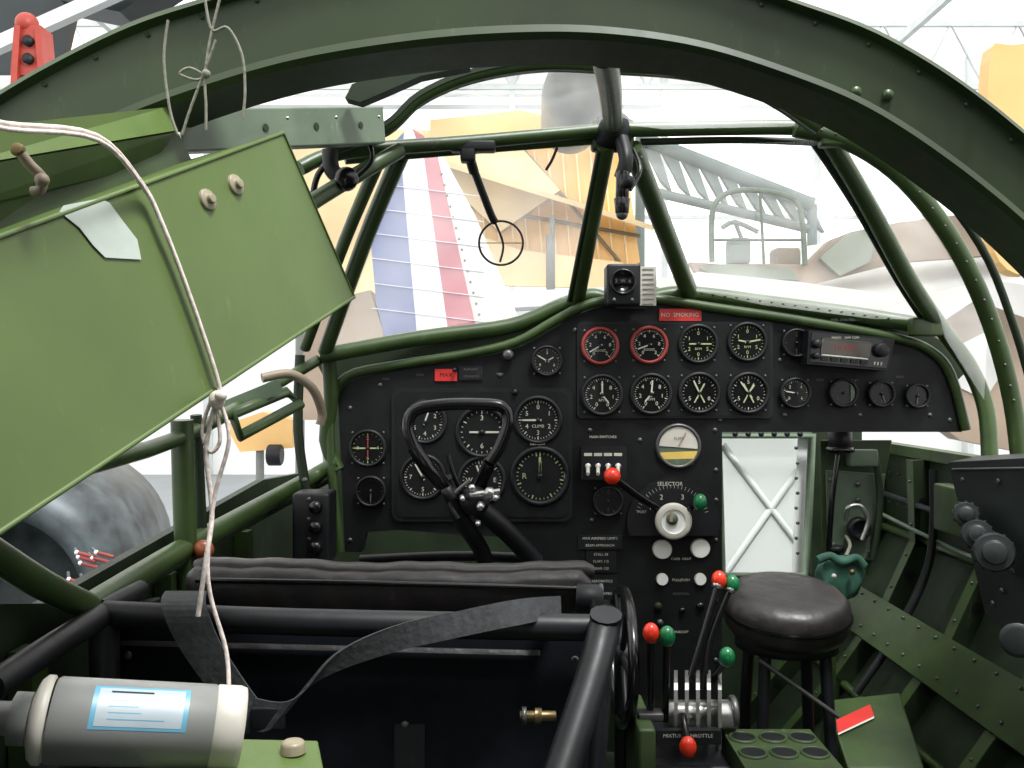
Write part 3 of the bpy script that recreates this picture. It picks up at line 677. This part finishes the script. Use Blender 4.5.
ff=lambda u,v:(f0[0]*(1-u)+f0[1]*u)*(1-v)+(f0[3]*(1-u)+f0[2]*u)*v
nn=(f0[1]-f0[0]).cross(f0[3]-f0[0]).normalized(); nn=nn if nn.y<0 else -nn
for (x,y,r,dd) in ((966,514,.015,1.13),(977,534,.018,1.11),(994,552,.023,1.08)):
    c_=P(x,y,dd); ax_=Vector((-.45,-1,.12))
    b.lathe(c_,ax_,[(r,-.03),(r,.006),(r*.92,.010)],BOXG,24); b.lathe(c_,ax_,[(r*.92,.010),(r*.6,.010),(r*.58,.020),(0,.021)],BOXG,24)
    for k_ in range(12):
        aa=k_*math.pi/6; A_,U_,W_=basis(ax_); b.sph(c_+(U_*math.cos(aa)+W_*math.sin(aa))*r*.98,.0022,BLACKM,seg=6)
b.tube([ff(.05,.95)+nn*.003,ff(.95,.95)+nn*.003],.002,DSTEEL,n=1,seg=6)
for u,v in ((.1,.88),(.42,.88),(.3,.25),(.45,.4),(.15,.12)): b.lathe(ff(u,v),nn,[(.004,0),(.003,.002),(0,.002)],DSTEEL,10)
b.lathe(P(1018,640,1.05),(-.5,-1,.1),[(.020,0),(.020,.004),(.014,.006),(0,.006)],BOXG,24)
b.done(.003)
# ================================================================ nose compartment behind the panel
b=B('nose_bulkhead')
y=1.95
def quad(x0,y0,x1,y1,d,m,th=.01): b.prism([P(x0,y1,d),P(x1,y1,d),P(x1,y0,d),P(x0,y0,d)],(0,th,0),m)
quad(330,400,718,752,y,GREEND); quad(812,400,862,600,y,GREEND); quad(812,600,835,752,y,GREEND); quad(718,400,812,436,y,GREENG); quad(718,574,812,752,y,GREEND)
for i in range(6): b.lathe(P(735+i*13,434,1.90),(0,-1,0),[(.006,0),(.006,.002),(0,.002)],BLACKM,12)
b.tube([P(718,436,1.93),P(812,436,1.93),P(806,575,1.93),P(722,575,1.93)],.010,GREENG,closed=True,n=1)
for i in range(8): b.lathe(P(796+1.5*(i%2),448+i*15,1.92),(0,-1,0),[(.004,0),(.004,.002),(0,.002)],DSTEEL,8)
b.done()
b=B('window_1')
b.prism([P(718,577,1.98),P(812,577,1.98),P(812,434,1.98),P(718,434,1.98)],(0,.004,0),FROST)
for a,c,r in (((724,575),(798,470),.009),((722,445),(798,545),.009)): b.tube([P(*a,1.982),P(*c,1.982)],r,PALE,n=1,seg=6)
b.prism([P(792,577,1.97),P(812,577,1.97),P(812,434,1.97),P(798,434,1.97)],(0,.002,0),PALE)
b.done()
b=B('starboard_equipment_rack')
b.hexa([P(822,560,1.58),P(868,575,1.58),P(892,440,1.58),P(820,440,1.58)],[P(822,560,1.64),P(868,575,1.64),P(892,440,1.64),P(820,440,1.64)],GREENM)
b.prism([P(826,470,1.575),P(886,474,1.575),P(876,562,1.575),P(828,552,1.575)],(0,.005,0),GREENG)
b.cyl(P(840,448,1.56),P(840,430,1.56),.020,BLACKM); b.cyl(P(840,452,1.56),P(840,447,1.56),.024,BLACKG)
b.cyl(P(836,546,1.56),P(836,552,1.56),.014,BLACKM)
b.lathe(P(858,528,1.57),(0,-1,0),[(.020,0),(.020,.012),(.014,.015),(.012,.004),(0,.004)],BLACKM,24)
b.tube([P(846,520,1.56),P(848,508,1.55),P(860,506,1.55),P(868,520,1.55),P(862,540,1.55)],.004,STEEL)
b.tube([P(828,560,1.56),P(832,500,1.55),P(838,455,1.56)],.005,BLACKG); b.tube([P(874,450,1.56),P(880,500,1.56),P(872,560,1.56)],.006,GREEND)
for x,y in ((832,480),(880,482),(834,545),(870,552),(858,484),(858,500)): b.lathe(P(x,y,1.57),(0,-1,0),[(.005,0),(.004,.003),(0,.003)],DSTEEL,10)
b.box(P(862,458,1.56),(.05,.02,.03),GREENG,bev=.004); b.text('OXYGEN',P(856,480,1.574),.008,DIMMARK)
b.tube([P(830,565,1.62),P(830,740,1.62)],.010,GREEN,n=1)
b.done(.002)
b=B('cloth_pouch')
vs=[];fs=[];n_=24;c=P(840,578,1.50)
for k in range(13):
    t=math.pi*k/12
    for i in range(n_):
        a=2*math.pi*i/n_; sq=(abs(math.cos(a))**.6*math.copysign(1,math.cos(a)),abs(math.sin(a))**.6*math.copysign(1,math.sin(a)))
        r=.036*max(math.sin(t)**.6,1e-3)*(1+.07*math.sin(5*a+k)+.04*math.sin(9*a))
        vs.append(c+Vector((r*sq[0]*(1+.15*math.cos(t)),r*.6*sq[1],.036*math.cos(t)*(1+.06*math.sin(3*a)))))
for k in range(12):
    for i in range(n_): j=(i+1)%n_; fs.append((k*n_+i,(k+1)*n_+i,(k+1)*n_+j,k*n_+j))
b.add(vs,fs,TEAL,True); b.tube([P(818,560,1.48),P(830,556,1.48),P(842,562,1.475),P(856,558,1.48),P(864,566,1.48)],.007,TEAL); b.sph(P(852,572,1.468),.005,BRASS); b.sph(P(834,576,1.468),.004,CREAM)
b.tube([P(846,556,1.5),P(850,545,1.55),P(846,536,1.57)],.003,STRG)
b.done()
# ================================================================ stool
b=B('engineer_stool')
c=P(786,612,1.22); up_=Vector((0,-.18,1)).normalized()
b.lathe(c,up_,[(0,.030),(.03,.0305),(.055,.031),(.072,.029),(.081,.020),(.084,.006),(.083,-.012),(.076,-.024),(.06,-.030),(0,-.030)],LEATH,48)
b.lathe(c,up_,[(.0845,.006),(.086,.003),(.0845,.0)],BLACKG,48)
b.lathe(c,(0,0,1),[(.066,-.030),(.068,-.032),(.068,-.046),(0,-.046)],BLACKM,40)
for k in range(4):
    a=math.pi/4+k*math.pi/2; v=Vector((math.cos(a),math.sin(a),0))
    b.tube([c+v*.055+Vector((0,0,-.035)),Vector((c.x,c.y,1.6))+v*.085],.008,BLACKM,n=1)
    a2=a+math.pi/2; v2=Vector((math.cos(a2),math.sin(a2),0)); 
    for zz,rr in ((1.72,.078),(1.90,.067)): b.tube([Vector((c.x,c.y,zz))+v*rr,Vector((c.x,c.y,zz))+v2*rr],.005,BLACKM,n=1)
b.tube([c+Vector((-.05,-.05,-.05)),c+Vector((.05,-.06,-.12))],.003,DSTEEL,n=1)
b.done()
b=B('floor')
b.box((.19,.8,1.585),(1.16,2.8,.03),GREEND)
b.done()
b=B('flare_rack')
zt=P(770,740,1.08).z
cx=P(784,745,1.04).x
b.box(Vector((cx,1.05,(zt+1.6)/2)),(.11,.13,zt-1.6),GREENM)
for i in range(3):
    for j in range(2):
        p=Vector((cx-.036+i*.036,1.085-j*.045,zt+.0005)); b.lathe(p,(0,0,1),[(.014,0.001),(0,.001)],BLACKM,24); b.lathe(p,(0,0,1),[(.017,.0),(.016,.0025),(.014,.0025),(.0138,.001)],GREENM,24)
b.done(.002)
b=B('starboard_floor_box')
q=[P(848,768,1.2),P(925,768,1.2),P(900,692,1.4)]
nn=(q[1]-q[0]).cross(q[2]-q[0]).normalized(); nn=nn if nn.z>0 else -nn
q.append(onplane(826,700,q[0],nn))
b.hexa(q,[Vector((min(p.x,.43),p.y+.02,1.6)) for p in q],GREEN)
o=nn*.003; g=lambda px,py: onplane(px,py,q[0],nn)+o
b.poly([g(838,735),g(874,718),g(870,706),g(836,722)],REDP); b.poly([g(838,737),g(874,720),g(874,718),g(838,735)],MARK)
b.done(.003)
b=B('rudder_pedals')
for x in (400,470):
    b.box(P(x,600,1.7),(.08,.02,.10),BLACKM,Euler((.3,0,0)),bev=.006); b.tube([P(x,620,1.7),P(x,806,1.7)],.010,BLACKM,n=1)
    for k in range(4): b.box(P(x,585+k*9,1.687),(.07,.006,.005),DSTEEL,Euler((.3,0,0)))
b.tube([P(360,560,1.6),P(470,556,1.6),P(590,562,1.6)],.009,BLACKM)
b.done()
# ================================================================ OUTSIDE : hangar
b=B('hangar_floor'); b.box((0,10,-.05),(60,60,.1),CONC); b.done()
b=B('wall_back')
b.box((0,24,2.2),(50,.3,4.4),WALL)
for x in range(-24,25,4): b.box((x,23.7,5.5),(.16,.3,11),TRUSSL)
for z in (4.5,6.8,10): b.box((0,23.75,z),(50,.10,.10),TRUSSL)
b.box((0,23.9,11),(50,.4,2.5),WALL)
b.done()
b=B('hangar_roof_truss')
for y in (20,):
    for z0 in (9.0,10.4): b.box((0,y,z0),(44,.10,.12),TRUSSL)
    for i in range(-14,14):
        x=i*1.5; b.tube([Vector((x,y,9)),Vector((x+.75,y,10.4)),Vector((x+1.5,y,9))],.04,TRUSSL,n=1,seg=6)
for x in (-21,-16,-8,8,16,21):
    b.box((x,14,9.5),(.12,16,.16),TRUSSL)
for x in (-21,21): b.box((x,20,5.2),(.3,.3,10.4),TRUSSL)
b.done()
b=B('gantry_beam')
p0=P(640,138,11); p1=P(812,205,11)
v=(p1-p0)
b.tube([p0,p1],.09,TRUSS,n=1,seg=6); b.tube([p0+Vector((0,0,-.62)),p1+Vector((0,0,-.30))],.06,TRUSS,n=1,seg=6)
for i in range(9):
    a=p0+v*(i/9); c=p0+v*((i+.9)/9); dd=Vector((v.x*.09,.0,-.60+.03*i)); b.prism([a,c,c+dd*.95,a*.5+c*.5+dd*.8],(0,.1,0),TRUSS)
b.tube([p0,Vector((p0.x,11,0))],.06,TRUSS,n=1); b.tube([p1,Vector((p1.x,11,0))],.06,TRUSS,n=1)
b.done()
# fin with stripes
b=B('striped_tail_fin')
d=6.0
def q6(pts,m,dd=d,th=.08): b.prism([P(x,y,dd) for x,y in pts],(0,th,0),m)
q6([(396,140),(404,132),(402,168),(418,345),(386,345),(376,300),(370,235),(384,190)],RB)
q6([(404,132),(412,128),(424,158),(450,345),(418,345),(402,168)],RW)
q6([(412,128),(424,136),(438,157),(480,345),(450,345),(424,158)],RR)
q6([(424,136),(440,150),(475,215),(530,345),(480,345),(438,157)],ALU)
q6([(300,360),(330,300),(370,290),(386,340),(530,335),(560,420),(300,420)],BROWN,6.0,.3)
for x in (330,520): b.tube([P(x,415,6.1),Vector((P(x,0,6.1).x,6.1,0))],.05,GREY,n=1)
for y in (190,215,240,265,290,315): b.box(P(428,y,5.988),(.75,.012,.004),RW,Euler((0,.12,0)))
for i in range(14): b.sph(P(482-3.2*(14-i)*.9,325-12*(14-i)*.9,5.99),.008,GREY,seg=6)
b.done()
b=B('yellow_biplane')
q6([(270,130),(470,130),(480,285),(430,300),(380,300),(270,320)],YELP,9.6,.6)
q6([(430,120),(520,110),(605,128),(625,150),(640,262),(600,280),(520,280),(480,285),(430,180)],YEL,9.5,.3)
q6([(436,150),(520,146),(560,190),(500,232),(460,195)],YELP,9.4,.08)
q6([(470,232),(520,250),(620,262),(640,272),(600,288),(520,286),(490,285)],YELP,9.3,.1)
q6([(225,425),(262,412),(292,420),(292,448),(240,452)],YEL,8.5,.3)
for x in range(450,620,14): b.tube([P(x,150,9.46),P(x+10,276,9.46)],.012,YELP,n=1,seg=6)
for (x0,y0,x1,y1) in ((436,200,640,236),(520,146,620,262)): b.tube([P(x0,y0,9.44),P(x1,y1,9.44)],.02,BEIGE,n=1,seg=6)
b.box(P(530,190,9.2),(2.6,.5,.05),YELP,Euler((.2,.30,0)))
b.tube([P(552,215,9.0),P(553,300,9.0)],.025,GREY,n=1); b.tube([P(550,235,9.0),P(550,300,9.0)],.04,GREY,n=1); b.box(P(550,300,9.2),(1.7,.5,.16),RW,Euler((0,-.05,0)))
b.tube([P(300,320,9.6),Vector((P(300,0,9.6).x,9.6,0))],.05,GREY,n=1); b.tube([P(470,285,9.6),Vector((P(470,0,9.6).x,9.6,0))],.05,GREY,n=1)
b.cyl(P(268,455,8.4),P(282,455,8.4),.10,BLACKM); b.tube([P(260,445,8.6),Vector((P(260,0,8.6).x,8.6,0))],.04,GREY,n=1)
b.done()
b=B('grey_engine_cowling')
b.lathe(P(576,96,7),(0,-1,0),[(.25,-.8),(.27,0),(.25,.2),(.18,.32),(.1,.36),(0,.36)],GREY,32)
b.tube([P(576,60,7.3),P(576,-300,7.3)],.04,GREY,n=1)
b.done()
b=B('camouflaged_aircraft')
vs=[];fs=[];n_=28
secs=[(-.5,.15,-.1),(.0,.5,.0),(1.0,.85,.05),(2.2,1.05,.1),(3.6,1.1,.12),(5.2,.95,.1),(7.2,.6,.0)]
o=P(665,318,7.6)
for x,r,z in secs:
    for i in range(n_):
        a=2*math.pi*i/n_; vs.append(o+Vector((x,r*.8*math.cos(a),z+r*.62*math.sin(a))))
for k in range(len(secs)-1):
    for i in range(n_): j=(i+1)%n_; fs.append((k*n_+i,k*n_+j,(k+1)*n_+j,(k+1)*n_+i))
b.add(vs,fs,ALU,True)
q6([(690,262),(720,264),(806,264),(830,240),(850,232),(900,222),(960,215),(1060,230),(1060,250),(900,262),(810,285),(700,278)],BROWN,6.6,.1)
q6([(820,258),(850,232),(880,226),(870,262),(840,276)],CAMG,6.55,.04)
q6([(700,268),(720,264),(790,268),(800,280),(720,278)],CAMG,6.56,.04)
q6([(640,282),(700,272),(800,282),(930,300),(1000,330),(700,300)],ALU,6.4,.3)
cp=[(712,262),(712,215),(722,196),(745,190),(780,194),(800,208),(805,266)]
for dd in (6.35,6.9): b.tube([P(x,y,dd) for x,y in cp],.020,GREENG,n=3,seg=8)
for x,y in ((712,215),(745,190),(800,208),(805,262),(712,260)): b.tube([P(x,y,6.35),P(x,y,6.9)],.013,GREENG,n=1,seg=6)
b.tube([P(712,240,6.35),P(803,240,6.35)],.010,GREENG,n=1,seg=6); b.tube([P(760,192,6.35),P(764,264,6.35)],.010,GREENG,n=1,seg=6)
b.poly([P(x,y,6.42) for x,y in cp],GLASS)
b.box(P(738,252,6.75),(.16,.16,.2),TRUSS,bev=.03); b.tube([P(722,228,6.6),P(735,222,6.6),P(758,232,6.6)],.018,TRUSS,n=3); b.tube([P(735,222,6.6),P(742,240,6.7)],.015,TRUSS,n=1)
b.box(P(785,258,6.75),(.2,.16,.14),BEIGE,bev=.03)
q6([(905,400),(930,330),(975,300),(1060,330),(1060,460),(960,440)],BROWN,5.5,.15)
q6([(945,380),(960,345),(990,330),(1010,360),(985,400)],ALU,5.48,.02)
q6([(860,330),(905,300),(990,280),(1060,290),(1060,330),(975,300),(930,330),(905,400)],ALU,5.5,.15)
for x,yy in ((1040,5.6),(760,7.6)): b.tube([P(x,400,yy),Vector((P(x,0,yy).x,yy,0))],.06,GREY,n=1)
b.done()
b=B('yellow_propeller')
b.prism(spline([P(x,y,4.6) for x,y in ((990,60),(1010,45),(1080,60),(1090,200),(1040,270),(1000,262),(988,200))],4,True),(0,.1,0),YEL)
b.tube([P(1100,250,4.65),Vector((P(1100,0,4.65).x,4.65,0))],.05,GREY,n=1); b.tube([P(1050,240,4.66),P(1100,260,4.66)],.04,GREY,n=1)
b.done()
b=B('overhead_aircraft')
q6([(60,-60),(230,-60),(120,12),(60,0)],NACD,4.0,.2); q6([(-60,72),(60,72),(90,-60),(-60,-60)],NACD,4.3,.05)
q6([(-60,75),(-60,60),(120,-20),(130,-10)],TRUSSL,3.9,.05)
b.done()
b=B('red_stand')
for x0,x1 in ((14,4),(34,46)): b.prism([P(x0,25,3.6),P(x0+6,25,3.6),P(x1+7,180,3.6),P(x1,180,3.6)],(0,.1,0),REDO)
b.prism([P(14,25,3.62),P(40,25,3.62),P(44,75,3.62),P(10,75,3.62)],(0,.06,0),REDO); b.sph(P(27,24,3.65),.045,REDO)
for y in (40,58): b.lathe(P(27,y,3.6),(0,-1,0),[(.018,-.03),(.022,.0),(0,.001)],BLACKM,16)
for x in (8,48): b.tube([P(x,175,3.65),Vector((P(x,0,3.65).x,3.65,0))],.03,REDO,n=1)
b.done()
b=B('engine_nacelle')
c=P(-58,600,2.2)
b.lathe(c+Vector((0,.5,0)),(.25,-1,0),[(0,-.6),(.2,-.5),(.33,-.2),(.36,.2),(.34,.5),(.27,.62),(.22,.6),(.2,.3),(0,.3)],NAC,48)
b.tube([c,Vector((c.x,c.y,0))],.06,GREY,n=1)
for i in range(10):
    x=54+random.random()*48; y=548+random.random()*50; p=P(x,y,1.55); b.tube([p,p+Vector((.03,.0,-.008))],.003,REDD,n=1,seg=6); b.sph(p,.004,RW,seg=8)
    b.tube([p+Vector((.0,0,0)),p+Vector((-.1,.2,-.03))],.003,DSTEEL,n=1,seg=6)
b.done()
# ================================================================ light
w=bpy.data.worlds.new('world'); bpy.context.scene.world=w; w.use_nodes=True
bg=w.node_tree.nodes['Background']; bg.inputs[0].default_value=(1,1,.98,1); bg.inputs[1].default_value=2.1
def area(name,loc,tgt,size,power,col=(1,1,1)):
    l=bpy.data.lights.new(name,'AREA'); l.size=size; l.energy=power; l.color=col
    o=bpy.data.objects.new(name,l); o.location=loc; bpy.context.scene.collection.objects.link(o)
    o.rotation_euler=(Vector(tgt)-Vector(loc)).to_track_quat('-Z','Y').to_euler()
area('hangar_skylight_lamp',(.8,.0,5.5),(.1,.8,2.3),.7,210)
cam=bpy.data.cameras.new('camera'); co=bpy.data.objects.new('camera',cam); bpy.context.scene.collection.objects.link(co)
co.location=(0,0,CZ); co.rotation_euler=(math.pi/2,0,0); cam.sensor_width=36; cam.lens=F/1024*36; cam.clip_start=.02
bpy.context.scene.camera=co
bpy.context.scene.view_settings.view_transform='Standard'
